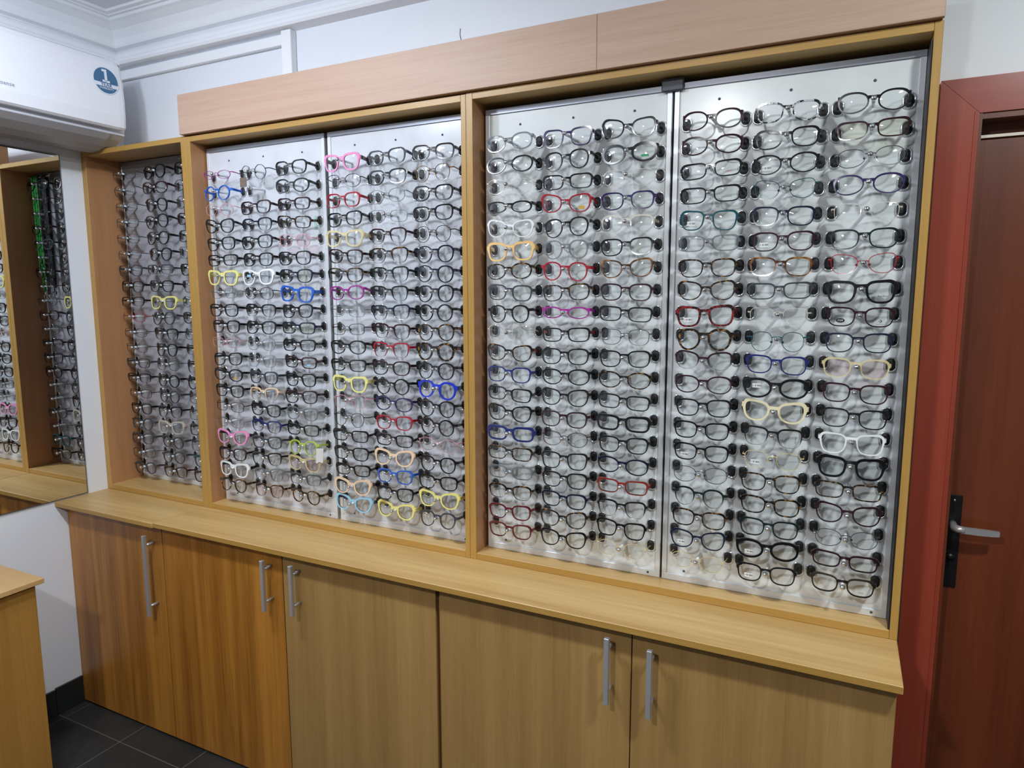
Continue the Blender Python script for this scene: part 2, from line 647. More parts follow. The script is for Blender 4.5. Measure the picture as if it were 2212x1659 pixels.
o0, i0, i1, o1 = DX0 - cw, DX0, DX1, DX1 + cw
ft = mk('door_frame', casing_piece([(o0, ZF), (i0, ZF), (i0, DZ1), (o0, DZ1 + cw)], None), M['mahog'], door)
mk('edge_bead', MB().box(i0 - 0.0085, i0 - 0.0045, cy0 - 0.0012, cy0, ZF, DZ1 + 0.004, 0.0006), M['mahog'], ft)
ft = mk('door_frame', casing_piece([(i1, ZF), (o1, ZF), (o1, DZ1 + cw), (i1, DZ1)], None), M['mahog'], door)
ft = mk('door_frame', casing_piece([(o0 + 0.0008, DZ1 + cw), (i0 + 0.0008, DZ1), (i1, DZ1), (o1, DZ1 + cw)], None), M['mahog_h'], door)
b = MB().box(DX0, DX0 + 0.006, cy0 + 0.002, YW + 0.12, ZF, DZ1)
b.box(DX1 - 0.006, DX1, cy0 + 0.002, YW + 0.12, ZF, DZ1)
b.box(DX0, DX1, YW - 0.016, YW + 0.12, DZ1 - 0.012, DZ1)
mk('door_jamb', b, M['leaf'], door)
LY = YW + 0.028
leaf = mk('door_leaf', MB().box(DX0 + 0.009, DX1 - 0.009, LY, LY + 0.040, ZF + 0.008, 1.054, 0.001), M['leaf'], door)
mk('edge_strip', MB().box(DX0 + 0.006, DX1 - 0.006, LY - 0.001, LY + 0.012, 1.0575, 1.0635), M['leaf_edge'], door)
mk('head_rail', MB().box(DX0 + 0.006, DX1 - 0.006, LY + 0.016, YW + 0.119, 1.0555, DZ1 - 0.012), M['leaf'], door)
hd = mk('door_handle', MB().box(0.0955, 0.1235, LY - 0.004, LY, 0.062, 0.281, 0.002), M['plate_black'], door)
b = MB().tube([(0.1075, LY - 0.002, 0.213), (0.1075, LY - 0.020, 0.213), (0.1085, LY - 0.036, 0.213), (0.114, LY - 0.043, 0.213),
               (0.126, LY - 0.044, 0.2125)], [0.0085, 0.008, 0.0085, 0.0085, 0.008], 12)
b.bar([[(x, LY - 0.049 + k, 0.2125 - h), (x, LY - 0.039 + k, 0.2125 - h), (x, LY - 0.039 + k, 0.2125 + h), (x, LY - 0.049 + k, 0.2125 + h)]
       for x, h, k in ((0.120, 0.0065, 0), (0.150, 0.0068, 0), (0.176, 0.0062, 0.001), (0.1895, 0.0052, 0.003))])
mk('lever', b, M['steel'], hd)
b = MB().tube([(0.108, LY - 0.004, 0.136), (0.108, LY - 0.012, 0.136)], [0.009, 0.0085], 14)
b.box(0.1065, 0.1095, LY - 0.0125, LY - 0.010, 0.119, 0.128)
mk('lock_cylinder', b, M['plate_black'], hd)
mk('plate_screw', MB().sphere((0.108, LY - 0.0042, 0.268), 0.003, 8, 6, 0, 0.5), M['chrome'], hd)

# ------------------------------------------------------------------ base cabinets and worktops
YD = -0.156                     # door faces
DT = 0.016


def handle(x, z1, z0, parent):
    yb = YD - 0.036
    b = MB().box(x - 0.0058, x + 0.0058, yb - 0.0055, yb + 0.0055, z0, z1, 0.0008)
    q = 0.028 if z1 - z0 < 0.2 else 0.034
    for z in (z1 - q, z0 + q):
        b.tube([(x, yb + 0.004, z), (x, YD, z)], 0.0046, 10)
    return mk('handle', b, M['steel'], parent)


def base_cabinet(x0, x1, doors, mat, label):
    r = root('base_cabinet', ((x0 + x1) / 2, YD, ZF), label, 'cabinet', 'base cabinets under the worktop')
    b = MB()
    yb, yf = YW - 0.001, YD + DT + 0.001
    b.box(x0 + 0.001, x0 + 0.017, yf, yb, ZF, -0.0175)
    b.box(x1 - 0.017, x1 - 0.001, yf, yb, ZF, -0.0175)
    b.box(x0 + 0.017, x1 - 0.017, yf + 0.03, yb, ZF, ZF + 0.05)
    b.box(x0 + 0.017, x1 - 0.017, yf + 0.001, yb, -0.036, -0.0175)
    b.box(x0 + 0.017, x1 - 0.017, yb - 0.006, yb, ZF + 0.05, -0.036)
    mk('carcass', b, M['wood_in'], r)
    for dx0, dx1, hx, hz1, hz0 in doors:
        d = mk('door', MB().box(dx0, dx1, YD, YD + DT, ZF + 0.007, -0.0215, 0.0009), mat, r)
        handle(hx, hz1, hz0, d)
    return r


base_cabinet(-2.6385, -2.1265, [(-2.6375, -2.1290, -2.1675, -0.0515, -0.331)], M['door_a'],
             'single-door amber oak base cabinet with long bar handle by left wall')
base_cabinet(-2.1265, -1.0530, [(-2.1245, -1.5960, -1.638, -0.0425, -0.200), (-1.5925, -1.0585, -1.527, -0.039, -0.191)], M['door_b'],
             'two-door base cabinet with an amber left door and a greyer right door')
base_cabinet(-1.0445, -0.0050, [(-1.0465, -0.5325, -0.579, -0.037, -0.1975), (-0.5300, -0.0070, -0.481, -0.043, -0.2035)], M['door_b'],
             'two-door grey oak base cabinet below the panels nearest the red door')
# the left leaf of the middle unit has the warmer laminate
for o in bpy.data.objects:
    if o.name.startswith('door') and o.parent and o.parent.name.startswith('base_cabinet') and abs(ORIG[o.name].x + 1.860) < 0.05:
        o.data.materials[0] = M['door_a']


def front_edge(o):
    for p in o.data.polygons:
        if p.normal.y < -0.9:
            p.material_index = 1


t = mk('worktop', MB().box(XW + 0.001, -2.1165, -0.1965, YW - 0.001, -0.0165, -0.0005, 0.001), [M['wood_h'], M['edge_h']])
front_edge(t)
tag(t, 'short oak worktop piece at the left wall under the leftmost bay', 'worktop', 'oak worktop pieces')
t = mk('worktop', MB().box(-2.1160, 0.0, -0.1914, YW - 0.001, -0.0162, 0.0, 0.001), [M['wood_h'], M['edge_h']])
front_edge(t)
tag(t, 'long oak worktop running from the second bay to the red door', 'worktop', 'oak worktop pieces')

# ------------------------------------------------------------------ display cabinets
ZT0, ZT1 = 1.2272, 1.2440
ZR = 0.0190


def display_cabinet(x0, xi0, xi1, x1, label, zt=0.0):
    r = root('display_cabinet', ((x0 + x1) / 2, 0, 0.0004), label, 'display cabinet', 'wall display cabinets on the worktop')
    yb = YW - 0.001
    for a, c in ((x0, xi0), (xi1, x1)):
        b = MB().box(a + 0.0003, c, 0.0, yb, 0.0004, ZT1 + zt, 0.0008)
        s = mk('side_panel', b, [M['wood_in'], M['edge']], r)
        for p in s.data.polygons:
            if p.normal.y < -0.5:
                p.material_index = 1
    for nm, z0, z1 in (('top_board', ZT0 + zt, ZT1 + zt), ('bottom_board', 0.0004, ZR)):
        b = MB().box(xi0, xi1, 0.0006, yb, z0, z1, 0.0008)
        s = mk(nm, b, [M['wood_h'], M['edge_h']], r)
        for p in s.data.polygons:
            if p.normal.y < -0.5:
                p.material_index = 1
    mk('back_board', MB().box(xi0, xi1, yb - 0.005, yb, ZR, ZT0 + zt), M['plastic_dark'], r)
    return r


display_cabinet(-2.6390, -2.6140, -2.1142, -2.0903, 'leftmost and deepest oak display bay beside the mirror', 0.0)
display_cabinet(-2.0900, -2.0702, -1.0572, -1.0422, 'middle oak display cabinet holding two panels of eyeglasses', -0.003)
display_cabinet(-1.0418, -1.0225, -0.0155, -0.0002, 'right oak display cabinet next to the red door', -0.001)

b = MB().box(-2.1005, -0.6852, -0.013, -0.0005, 1.2455, 1.3690, 0.001)
t = mk('fascia_board', b, M['fascia'])
tag(t, 'long beech fascia board above the middle display cabinet', 'fascia board', 'fascia boards')
b = MB().box(-0.6848, -0.0005, -0.013, -0.0005, 1.2455, 1.3690, 0.001)
t = mk('fascia_board', b, M['fascia'])
tag(t, 'shorter beech fascia board nearest the red door', 'fascia board', 'fascia boards')
b = MB().tube([(-1.086, 0.06, 1.369), (-1.087, 0.06, 1.395), (-1.090, 0.058, 1.412), (-1.087, 0.055, 1.425)], 0.0012, 6)
t = mk('wire', b, M['plastic_dark'])
tag(t, 'thin stub of wire poking up above the fascia board', 'wire')
# the fascia boards are backed by the cabinets' top rail, so the stub stands on a batten
b = MB().box(-2.098, -0.003, 0.0, 0.045, ZT1 + 0.0005, 1.366)
t = mk('batten', b, M['wood_in'])
tag(t, 'plain batten behind the fascia boards on top of the cabinets', 'batten')

# ------------------------------------------------------------------ display panels with pegs and grommets
ROD_D = 0.062


def peg_mesh():
    b = MB().tube([(0, 0.001, 0), (0, -ROD_D, 0)], 0.0034, 12)
    return b.mesh('peg', [M['rod']])


def cap_mesh():
    b = MB().sphere((0, -ROD_D - 0.0015, 0), 0.0056, 14, 10)
    b.tube([(0, -ROD_D + 0.006, 0), (0, -ROD_D, 0)], 0.0046, 12)
    return b.mesh('peg_cap', [M['chrome']])


def stadium(w, h, n=6):
    pts = []
    for k in range(4):
        for i in range(n):
            a = pi / 2 * k + pi / 2 * i / (n - 1)
            cx = (w - min(w, h) * 0.92) * (1 if cos(pi / 4 + pi / 2 * k) > 0 else -1)
            cz = (h - min(w, h) * 0.92) * (1 if sin(pi / 4 + pi / 2 * k) > 0 else -1)
            r = min(w, h) * 0.92
            pts.append((cx + r * cos(a), cz + r * sin(a)))
    return pts


def grommet_mesh():
    b = MB()
    rings = [(0.0124, 0.0166, -0.0002), (0.0121, 0.0163, -0.0026), (0.0110, 0.0152, -0.0036), (0.0097, 0.0139, -0.0036), (0.0086, 0.0128, -0.0024), (0.0084, 0.0126, -0.0010)]
    loops = [[(x, y, z) for x, z in stadium(w_, h_)] for w_, h_, y in rings]
    n = len(loops[0])
    vs = [p for l in loops for p in l]
    fs = []
    for i in range(len(loops) - 1):
        for j in range(n):
            fs.append((i * n + j, i * n + (j + 1) % n, (i + 1) * n + (j + 1) % n, (i + 1) * n + j))
    b.add(vs, fs, 0, True)
    lo = [(x, -0.0014, z) for x, z in stadium(0.0086, 0.0128)]
    b.add(lo + [(x * 0.5, -0.0036, z * 0.6) for x, _, z in lo], [(j, (j + 1) % n, n + (j + 1) % n, n + j) for j in range(n)], 1, True)
    b.add([(x * 0.5, -0.0036, z * 0.6) for x, _, z in lo], [tuple(range(n))], 1)
    return b.mesh('grommet', [M['ring'], M['rubber']])


PEG, CAP, GROM = peg_mesh(), cap_mesh(), grommet_mesh()
Z_MAIN = [1.117 - i * 0.05350 for i in range(20)]
Z_DEEP = [1.1746 - i * 0.05760 for i in range(20)]
# key: x0, x1, face y, top z, columns, rows, words
PANELS = {
    'E': (-2.6115, -2.1160, 0.133, 1.2250, (-2.535, -2.368, -2.200), Z_DEEP, 'deep leftmost bay'),
    'A': (-2.0640, -1.5620, 0.060, 1.2110, (-1.971, -1.812, -1.655), Z_MAIN, 'second panel from left wall'),
    'B': (-1.5500, -1.0600, 0.060, 1.2110, (-1.462, -1.304, -1.153), Z_MAIN, 'panel left of middle post'),
    'C': (-1.0150, -0.5235, 0.060, 1.2110, (-0.925, -0.768, -0.613), Z_MAIN, 'panel right of middle post'),
    'D': (-0.5185, -0.0190, 0.060, 1.2120, (-0.424, -0.268, -0.110), Z_MAIN, 'panel beside red door'),
}
PLABEL = {
    'E': 'grey peg panel at the back of the deep leftmost bay',
    'A': 'white peg panel on the left of the middle cabinet',
    'B': 'white peg panel on the right of the middle cabinet',
    'C': 'white peg panel on the left of the right cabinet',
    'D': 'white peg panel beside the red door',
}
for key, (x0, x1, yp, zt, cols, zs, words) in PANELS.items():
    r = root('pegboard', ((x0 + x1) / 2, yp, ZR), PLABEL[key], 'pegboard', 'peg panels for eyeglasses')
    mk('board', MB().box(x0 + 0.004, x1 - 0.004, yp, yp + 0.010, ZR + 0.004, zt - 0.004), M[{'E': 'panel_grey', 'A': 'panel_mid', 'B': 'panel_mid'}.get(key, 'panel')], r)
    tw = 0.012 if key != 'E' else 0.005
    mk('edge_trim', MB().box(x0, x1, yp - 0.0035, yp + 0.012, zt - 0.014, zt, 0.001), M['alu'], r)
    mk('edge_trim', MB().box(x0, x1, yp - 0.0035, yp + 0.012, ZR + 0.0003, ZR + 0.017, 0.001), M['alu_pale'], r)
    mk('edge_trim', MB().box(x0, x0 + tw, yp - 0.0035, yp + 0.012, ZR + 0.017, zt - 0.014, 0.001), M['alu_pale'], r)
    mk('edge_trim', MB().box(x1 - tw, x1, yp - 0.0035, yp + 0.012, ZR + 0.017, zt - 0.014, 0.001), M['alu_pale'], r)
    if key != 'E':
        cx = (x0 + x1) / 2
        for px, pz in ((x0 + 0.1, zt - 0.045), (cx, zt - 0.045), (x1 - 0.09, zt - 0.047), (x0 + 0.055, ZR + 0.028), (x1 - 0.03, ZR + 0.010)):
            mk('screw', MB().sphere((px, yp - (0.001 if pz > 0.04 else 0.004), pz), 0.0030, 10, 6, 0, 0.5), M['plastic_dark'], r)
    if key == 'D':
        mk('side_seal', MB().box(x1 + 0.0003, x1 + 0.0030, 0.004, yp + 0.012, ZR + 0.0005, zt), M['rubber'], r)  # added black strip, stands in for shade on the post's inner face and gap
        b = MB().box(x0 - 0.030, x0 + 0.022, yp - 0.012, yp - 0.0036, zt - 0.018, zt + 0.012, 0.003)
        mk('corner_bracket', b, M['plastic_dark'], r)
    gl = []
    for ci, cxp in enumerate(cols):
        for z in zs:
            p = place('peg', PEG, r, Matrix.Translation((cxp - ORIG[r.name].x, 0, z - 0.002 - ORIG[r.name].z)))
            place('peg_cap', CAP, p, Matrix.Identity(4))
            for sx in (-1, 1):
                gl.append((cxp + sx * 0.0650, z))
    cl = Vector(CAM_LOC)
    gl.sort(key=lambda g: (Vector((g[0], yp, g[1])) - cl).length)
    if key == 'E':       # the ones hidden by the post come last
        gl.sort(key=lambda g: g[0] > -2.2)
    for gx, gz in gl[:100]:
        place('grommet', GROM, r, Matrix.Translation((gx - ORIG[r.name].x, 0, gz - ORIG[r.name].z)))
    b = MB()
    for gx, gz in gl[100:]:
        for p in GROM.polygons:
            b.add([GROM.vertices[i].co + Vector((gx, yp, gz)) for i in p.vertices], [tuple(range(len(p.vertices)))], p.material_index, True)
    o = mk('grommet', b, [M['ring'], M['rubber']], r)
    o['kind'] = 'stuff'

# ------------------------------------------------------------------ eyeglasses
#        half w, half h, exponent, taper to bottom, outer lift, height of bridge on the lens (share of half h)
SHP = {
    'r': (0.0212, 0.0208, 2.0, 0.00, 0.000, 0.35, 'round'),
    'p': (0.0228, 0.0205, 2.35, 0.17, 0.000, 0.40, 'panto'),
    'o': (0.0258, 0.0176, 2.25, 0.06, 0.0012, 0.30, 'oval'),
    's': (0.0252, 0.0176, 3.0, 0.13, 0.0012, 0.38, 'squarish'),
    'q': (0.0262, 0.0150, 3.7, 0.08, 0.0006, 0.35, 'rectangular'),
    'w': (0.0250, 0.0188, 3.3, 0.20, 0.0026, 0.46, 'wayfarer'),
    'c': (0.0260, 0.0178, 2.6, 0.18, 0.0074, 0.26, 'cat-eye'),
    'l': (0.0245, 0.0118, 2.2, 0.00, 0.0010, 0.30, 'slim oval'),
}
RIM = {'t': (0.0014, 0.0013, 0.0018, 'thin-rimmed'), 'm': (0.0034, 0.0025, 0.0036, ''), 'k': (0.0056, 0.0043, 0.0046, 'thick-rimmed'),
       'h': (0.0040, 0.0005, 0.0036, 'half-rim')}
GAP = 0.0168
NSEG = 44


def lens_outline(sh, n=NSEG, grow=None):
    hw, hh, ex, tp, lift, br, _ = SHP[sh]
    pts = []
    for i in range(n):
        a = 2 * pi * i / n
        c, s_ = cos(a), sin(a)
        x = hw * math.copysign(abs(c) ** (2 / ex), c)
        z = hh * math.copysign(abs(s_) ** (2 / ex), s_)
        x *= 1 - tp * (hh - z) / (2 * hh)
        u = (x + hw) / (2 * hw)
        z += lift * u ** 2 * (z + hh) / (2 * hh)
        if x < 0 and z < 0:                      # nasal cut
            x += 0.10 * hw * (z / hh) ** 2
        pts.append((x, z))
    return pts


def offset_loop(pts, dist):
    n = len(pts)
    out = []
    for i in range(n):
        x0, z0 = pts[i - 1]
        x1, z1 = pts[(i + 1) % n]
        tx, tz = x1 - x0, z1 - z0
        l = math.hypot(tx, tz) or 1
        d = dist(pts[i]) if callable(dist) else dist
        out.append((pts[i][0] + tz / l * d, pts[i][1] - tx / l * d))
    return out


def wrap(x):
    return 1.25 * x * x                         # fronts curve back towards the temples


def build_front(sh, rim):
    hw, hh, ex, tp, lift, br, _ = SHP[sh]
    rt_, rb_, dp, _ = RIM[rim]
    b = MB()
    zc = -br * hh - 0.0018
    cxl = GAP / 2 + hw + 0.5 * rt_
    ins = lens_outline(sh)

    def wdt(p):
        x, z = p
        k = 0.5 + 0.5 * max(-1, min(1, z / (0.55 * hh)))
        v = rb_ + (rt_ - rb_) * k
        if rim in 'mk' and x > 0:                # heavier outer top corner
            v += (0.85 if rim == 'm' else 0.6) * rt_ * (x / hw) ** 2 * max(0, z / hh)
        return v
    outs = offset_loop(ins, wdt)
    n = len(ins)
    for sx in (-1, 1):
        vs, fs = [], []
        for loop, y in ((ins, 0.0002), (outs, 0.0), (outs, dp), (ins, dp - 0.0002)):
            for x, z in loop:
                X = sx * (cxl + x)
                vs.append((X, y + wrap(X), zc + z))
        for k in range(4):
            k2 = (k + 1) % 4
            for j in range(n):
                j2 = (j + 1) % n
                fs.append((k * n + j, k * n + j2, k2 * n + j2, k2 * n + j))
        b.add(vs, fs, 0, False)
        # endpiece: from the outer top of the rim out and back to the hinge
        ang = [i for i in range(n) if ins[i][0] > 0 and ins[i][1] > 0]
        tgt = 0.42 * hh + lift * 0.7
        ie = min(ang, key=lambda i: abs(ins[i][1] - tgt))
        ox, oz = outs[ie]
        eh = {'t': 0.0014, 'm': 0.0037, 'k': 0.0052, 'h': 0.0032}[rim]
        xe = max(0.0655, cxl + ox + 0.0025)
        secs = []
        for X, y, h, zz in ((cxl + ox - 0.0012 - 0.3 * rt_, 0.0004, eh * 1.15, oz), (cxl + ox + 0.4 * (xe - cxl - ox), 0.0006, eh, oz + 0.0004),
                            (xe - 0.0008, 0.0012, eh, oz + 0.0006), (xe, 0.0060, eh * 0.92, oz + 0.0004)):
            yy_ = y + wrap(X)
            d2 = dp * 0.85 if y < 0.005 else 0.0022
            if y < 0.005:
                secs.append([(sx * X, yy_, zc + zz - h), (sx * X, yy_ + d2, zc + zz - h), (sx * X, yy_ + d2, zc + zz + h), (sx * X, yy_, zc + zz + h)])
            else:
                secs.append([(sx * X, yy_, zc + zz - h), (sx * (X - d2), yy_, zc + zz - h), (sx * (X - d2), yy_, zc + zz + h), (sx * X, yy_, zc + zz + h)])
        b.bar(secs)
    # bridge: arched bar whose underside rests on the peg
    bh = {'t': 0.0014, 'm': 0.0043, 'k': 0.0060, 'h': 0.0042}[rim]
    inr = min((i for i in range(n) if ins[i][0] < 0), key=lambda i: abs(ins[i][1] - br * hh))
    xin = cxl + ins[inr][0] - 0.0006
    secs = []
    for i in range(9):
        t_ = -1 + 2 * i / 8
        X = t_ * xin
        arch = 0.0022 * (1 - t_ * t_)
        lo = arch - 0.0001 + 0.0005 - 0.0022 * 0.0
        hi = lo + bh * (1 + 0.5 * t_ * t_)
        lo -= bh * 0.35 * t_ * t_ + 0.0022
        hi -= 0.0022
        y = wrap(X)
        secs.append([(X, y, lo), (X, y + dp * 0.9, lo), (X, y + dp * 0.9, hi), (X, y, hi)])
    b.bar(secs)
    # nose pads
    for sx in ((-1, 1) if rim == 't' else ()):
        zz = zc - 0.05 * hh
        X = sx * (cxl + min(p[0] for p in ins) + 0.0006)
        b.sphere((X, wrap(X) + dp + 0.0022, zz), 0.0028, 8, 6, 0, 0.55)
    tz = zc + oz + 0.0004
    return b, (xe, wrap(xe) + 0.0055, tz, eh)


def build_lens(sh, rim, sx):
    hw, hh, ex, tp, lift, br, _ = SHP[sh]
    rt_, rb_, dp, _ = RIM[rim]
    zc = -br * hh - 0.0018
    cxl = GAP / 2 + hw + 0.5 * rt_
    ins = offset_loop(lens_outline(sh), 0.00025)
    n = len(ins)
    b = MB()
    for face, R_, y0 in ((0, 0.078, 0.0020), (1, 0.094, 0.0032)):
        vs, fs = [], []
        for k in range(1, 5):
            for x, z in ins:
                x_, z_ = x * k / 4, z * k / 4
                X = sx * (cxl + x_)
                r2 = x_ * x_ + z_ * z_
                sag = (hw * hw - r2) / (2 * R_) * 0.9
                vs.append((X, wrap(cxl) + 2.5 * cxl * x_ + y0 - sag + (0 if face else 0), zc + z_))
        vs.append((sx * cxl, wrap(cxl) + y0 - hw * hw / (2 * R_) * 0.9, zc))
        c_ = len(vs) - 1
        for k in range(3):
            for j in range(n):
                j2 = (j + 1) % n
                fs.append((k * n + j, k * n + j2, (k + 1) * n + j2, (k + 1) * n + j))
        for j in range(n):
            fs.append((c_, j, (j + 1) % n))
        b.add(vs, fs, 0, True)
    return b


def build_temple(rim, sx, hinge, tip):
    """hinge and tip in the eyeglasses' own frame; the tip ends in the grommet's mouth."""
    xe, ye, ze, eh = hinge
    wd = {'t': 0.0013, 'm': 0.0028, 'k': 0.0038, 'h': 0.0028}[rim]
    secs = []
    for t_, h in ((0, eh * 0.95), (0.12, eh * 1.0), (0.45, eh * 0.95), (0.8, eh * 0.9), (1.0, eh * 0.85)):
        y = ye + (tip.y - ye) * t_
        X = sx * xe + (tip.x - sx * xe) * t_
        z = ze + (tip.z - ze) * t_ ** 1.25
        i_ = -sx * wd * (1 if t_ < 0.9 else 0.8)
        k_ = 0.0 if t_ < 0.9 else sx * wd * 0.4
        secs.append([(X + k_, y, z - h), (X + k_ + i_, y, z - h), (X + k_ + i_, y, z + h), (X + k_, y, z + h)])
    return MB().bar(secs)


GM = {}


def glasses_meshes(sh, rim):
    k = sh + rim
    if k not in GM:
        fb, hinge = build_front(sh, rim)
        d = {'front': fb.mesh('front_' + k, [FC['K'][0]])}
        for nm, sx in (('l', -1), ('r', 1)):
            d['lens' + nm] = build_lens(sh, rim, sx).mesh('lens_' + k, [M['lens']])
        d['hinge'] = hinge
        GM[k] = d
    return GM[k]


def child(name, me, parent, mat):
    o = bpy.data.objects.new(name, me)
    COL.objects.link(o)
    o.parent = parent
    if mat is not None:
        o.material_slots[0].link = 'OBJECT'
        o.material_slots[0].material = mat
    return o


# three columns per row: shape, rim, colour  (optional 4th character: colour of the temples)
SPEC = {
    'D': '''omM smZ omK|omM smK qmM|qmK omK otG|qmK ctE omU|wmE smN stC|qmc smM smD|smT smO ctR|cmT qmG wkK|wkJ stC smM|pkT ptE smN
            chM smn smQ|omM okK smM|smK ckI smK|smK whK wmW|smK stQ wkK|otG smT qmT|phD smT cmM|smT smD otG|cmN okK qmM|otQ smK smK''',
    'C': '''omc wmU cmK|omK pmK okK|otC qmK stC|lmK cmR smU|cmW pmK shC|wkA pmc smK|omT pmR cmO|smG smT smM|pmK lmV qmK|ctC qmKR stG
            cmTF smK smK|smn omK omT|qmK cmK qmK|cmK smM qkK|qkn otM smK|qmT wmKT omN|qmc smK qmF|shT smN whK|smd cmT wmK|smd cmK otQ''',
    'B': '''wkP smG smK|otK smD ptO|smR otc smK|smK qtc smK|wkQ whM ptK|smM whT pmN|smT whD pmN|omV whK pmK|qtc whN rmK|qtM whM pmTO
            omK whR pkT|qmK smM pmK|wkY rmK pkb|wtp omU pmK|ptD smR rmK|qmK qmK otp|smK ckH pmK|qmK smB smK|ckH smK ckY|ckL ckY pmG''',
    'A': '''ltV rtK smK|rmB --- omD|otp smM qmM|cmK shN qmT|smK smK stp|qmK smK smK|wkY wkW smN|qtc otM wkB|smK shK smK|smK smK qmN
            qtp stc qmK|smK stc qmM|omK smG smK|smK whH smM|qtM smK smc|qtc shn qmK|ckP smG pmX|smM whK wkQ|wkW whc qhS|pmT whT pmT''',
    'E': '''qtS pmK smK|otS omM otM|qtG pmK ptG|qtG pmK omM|qtS pmK smG|qtS pmK wtG|smG qhS smK|smK smK ptM|qhK wkY otG|qtR rmG omM
            qtS whK otG|qtS pmK qhK|qmG stG whN|qhK rmK rmK|qtM rmG stS|smK whK stG|rmG wkC smG|smG rmG stG|otG rmG pmE|pmG whM smK''',
}
LENS_TINT = {('A', 5, 3): 'lens_pink', ('A', 20, 2): 'lens_pink', ('A', 7, 3): 'lens_yellow', ('A', 10, 3): 'lens_yellow', ('D', 2, 3): 'lens_yellow',
             ('B', 8, 2): 'lens_grey', ('D', 15, 3): 'lens_grey', ('D', 11, 3): 'lens_pink', ('A', 18, 3): 'lens_pink'}
# lettering on the demo lenses: (panel,row,column): (text, size, side, ink, dx, dz)
PRINT = {
    ('C', 5, 2): ('Superdry', 0.0062, 1, 'ink', 0, -0.011), ('C', 8, 3): ('Superdry', 0.0056, 1, 'ink', 0.002, -0.010),
    ('C', 9, 3): ('Zenith', 0.0048, 1, 'ink', 0.004, -0.006), ('C', 14, 3): ('Zenith', 0.0048, 1, 'ink', 0, -0.008),
    ('C', 14, 1): ('Zenith', 0.0040, 1, 'ink', -0.004, -0.008), ('D', 12, 1): ('Zenith', 0.0048, 1, 'ink', -0.001, -0.009),
    ('D', 4, 1): ('COVERGIRL', 0.0044, 1, 'ink_grey', 0, -0.007), ('D', 3, 1): ('Zenith', 0.0040, 1, 'ink_red', 0.004, -0.008),
    ('D', 8, 3): ('Ray-Ban', 0.0052, 1, 'ink', 0.003, -0.008), ('D', 10, 3): ('STEVE MADDEN', 0.0030, 1, 'ink', 0, -0.010),
    ('C', 4, 3): ('ROXY', 0.0040, 1, 'ink_grey', 0.004, -0.008), ('D', 7, 2): ('STEVE MADDEN', 0.0024, 1, 'ink_grey', 0.002, -0.009),
    ('C', 20, 2): ('DIVA', 0.0042, 1, 'ink_grey', 0, -0.009), ('D', 20, 3): ('Police', 0.0042, 1, 'ink_grey', 0.002, -0.008),
    ('C', 15, 3): ('Zenith', 0.0044, 1, 'ink_grey', 0, -0.011), ('C', 9, 1): ('Dolabany', 0.0034, -1, 'ink_grey', 0.002, -0.011),
    ('C', 18, 1): ('OTTO', 0.0044, 1, 'ink', 0.008, -0.011), ('C', 5, 3): ('________', 0.0040, 1, 'ink_red', 0, -0.008),
    ('D', 13, 2): ('Timeless', 0.0034, 1, 'ink_grey', 0.001, -0.009), ('D', 13, 3): ('________', 0.0024, 1, 'ink_grey', 0.002, -0.008),
    ('D', 3, 2): ('Ann Taylor', 0.0026, 1, 'ink_grey', 0.004, -0.010), ('D', 6, 3): ('________', 0.0026, 1, 'ink_grey', 0.003, -0.009),
    ('C', 12, 3): ('Zenith', 0.0036, 1, 'ink_grey', 0.002, -0.009), ('C', 13, 1): ('GUESS', 0.0034, 1, 'ink_grey', 0.002, -0.009),
    ('D', 17, 3): ('T', 0.0034, 1, 'ink', 0, -0.010), ('D', 1, 2): ('T', 0.0034, 1, 'ink', 0, -0.009),
    ('D', 14, 2): ('Hackett', 0.0048, 1, 'ink', 0.012, 0.0),
}
BARCODE = {('D', 5, 1), ('D', 9, 1), ('D', 15, 1), ('D', 19, 1), ('D', 3, 2), ('D', 6, 2), ('D', 12, 2), ('D', 15, 2), ('D', 19, 2), ('D', 20, 2)}
PATCH = {('C', 2, 3): ('green_label', 1, 0.004, -0.009, 0.009, 0.0026), ('C', 4, 2): ('gold_label', 1, 0.006, -0.009, 0.0075, 0.0040),
         ('A', 13, 1): ('gold_label', 1, 0.003, -0.008, 0.0050, 0.0036), ('A', 12, 3): ('blue_label', 1, 0.003, -0.006, 0.0070, 0.0030),
         ('A', 7, 2): ('blue_label', -1, 0.004, 0.006, 0.0090, 0.0040)}
ORD = ['first', 'second', 'third', 'fourth', 'fifth', 'sixth', 'seventh', 'eighth', 'ninth', 'tenth', 'eleventh', 'twelfth', 'thirteenth',
       'fourteenth', 'fifteenth', 'sixteenth', 'seventeenth', 'eighteenth', 'nineteenth', 'bottom']
CW = ['left', 'middle', 'right']


def lens_point(sh, rim, sx, dx, dz):
    """Local point just in front of a demo lens; dx, dz from the lens centre as seen."""
    hw, hh, ex, tp, lift, br, _ = SHP[sh]
    rt_ = RIM[rim][0]
    zc = -br * hh - 0.0018
    cxl = GAP / 2 + hw + 0.5 * rt_
    x_ = sx * dx
    r2 = dx * dx + dz * dz
    y = wrap(cxl) + 2.5 * cxl * x_ + 0.0020 - (hw * hw - r2) / (2 * 0.078) * 0.9
    return Vector((sx * cxl + dx, y - 0.0009, zc + dz)), 2.5 * cxl * sx


def decal_matrix(p, slope):
    # text lies in local XY: X along the lens, Y up, facing the viewer (-y)
    ax = Vector((1, slope, 0)).normalized()
    az = Vector((0, 0, 1))
    nrm = ax.cross(az)
    return Matrix(((ax.x, az.x, nrm.x, p.x), (ax.y, az.y, nrm.y, p.y), (ax.z, az.z, nrm.z, p.z), (0, 0, 0, 1)))


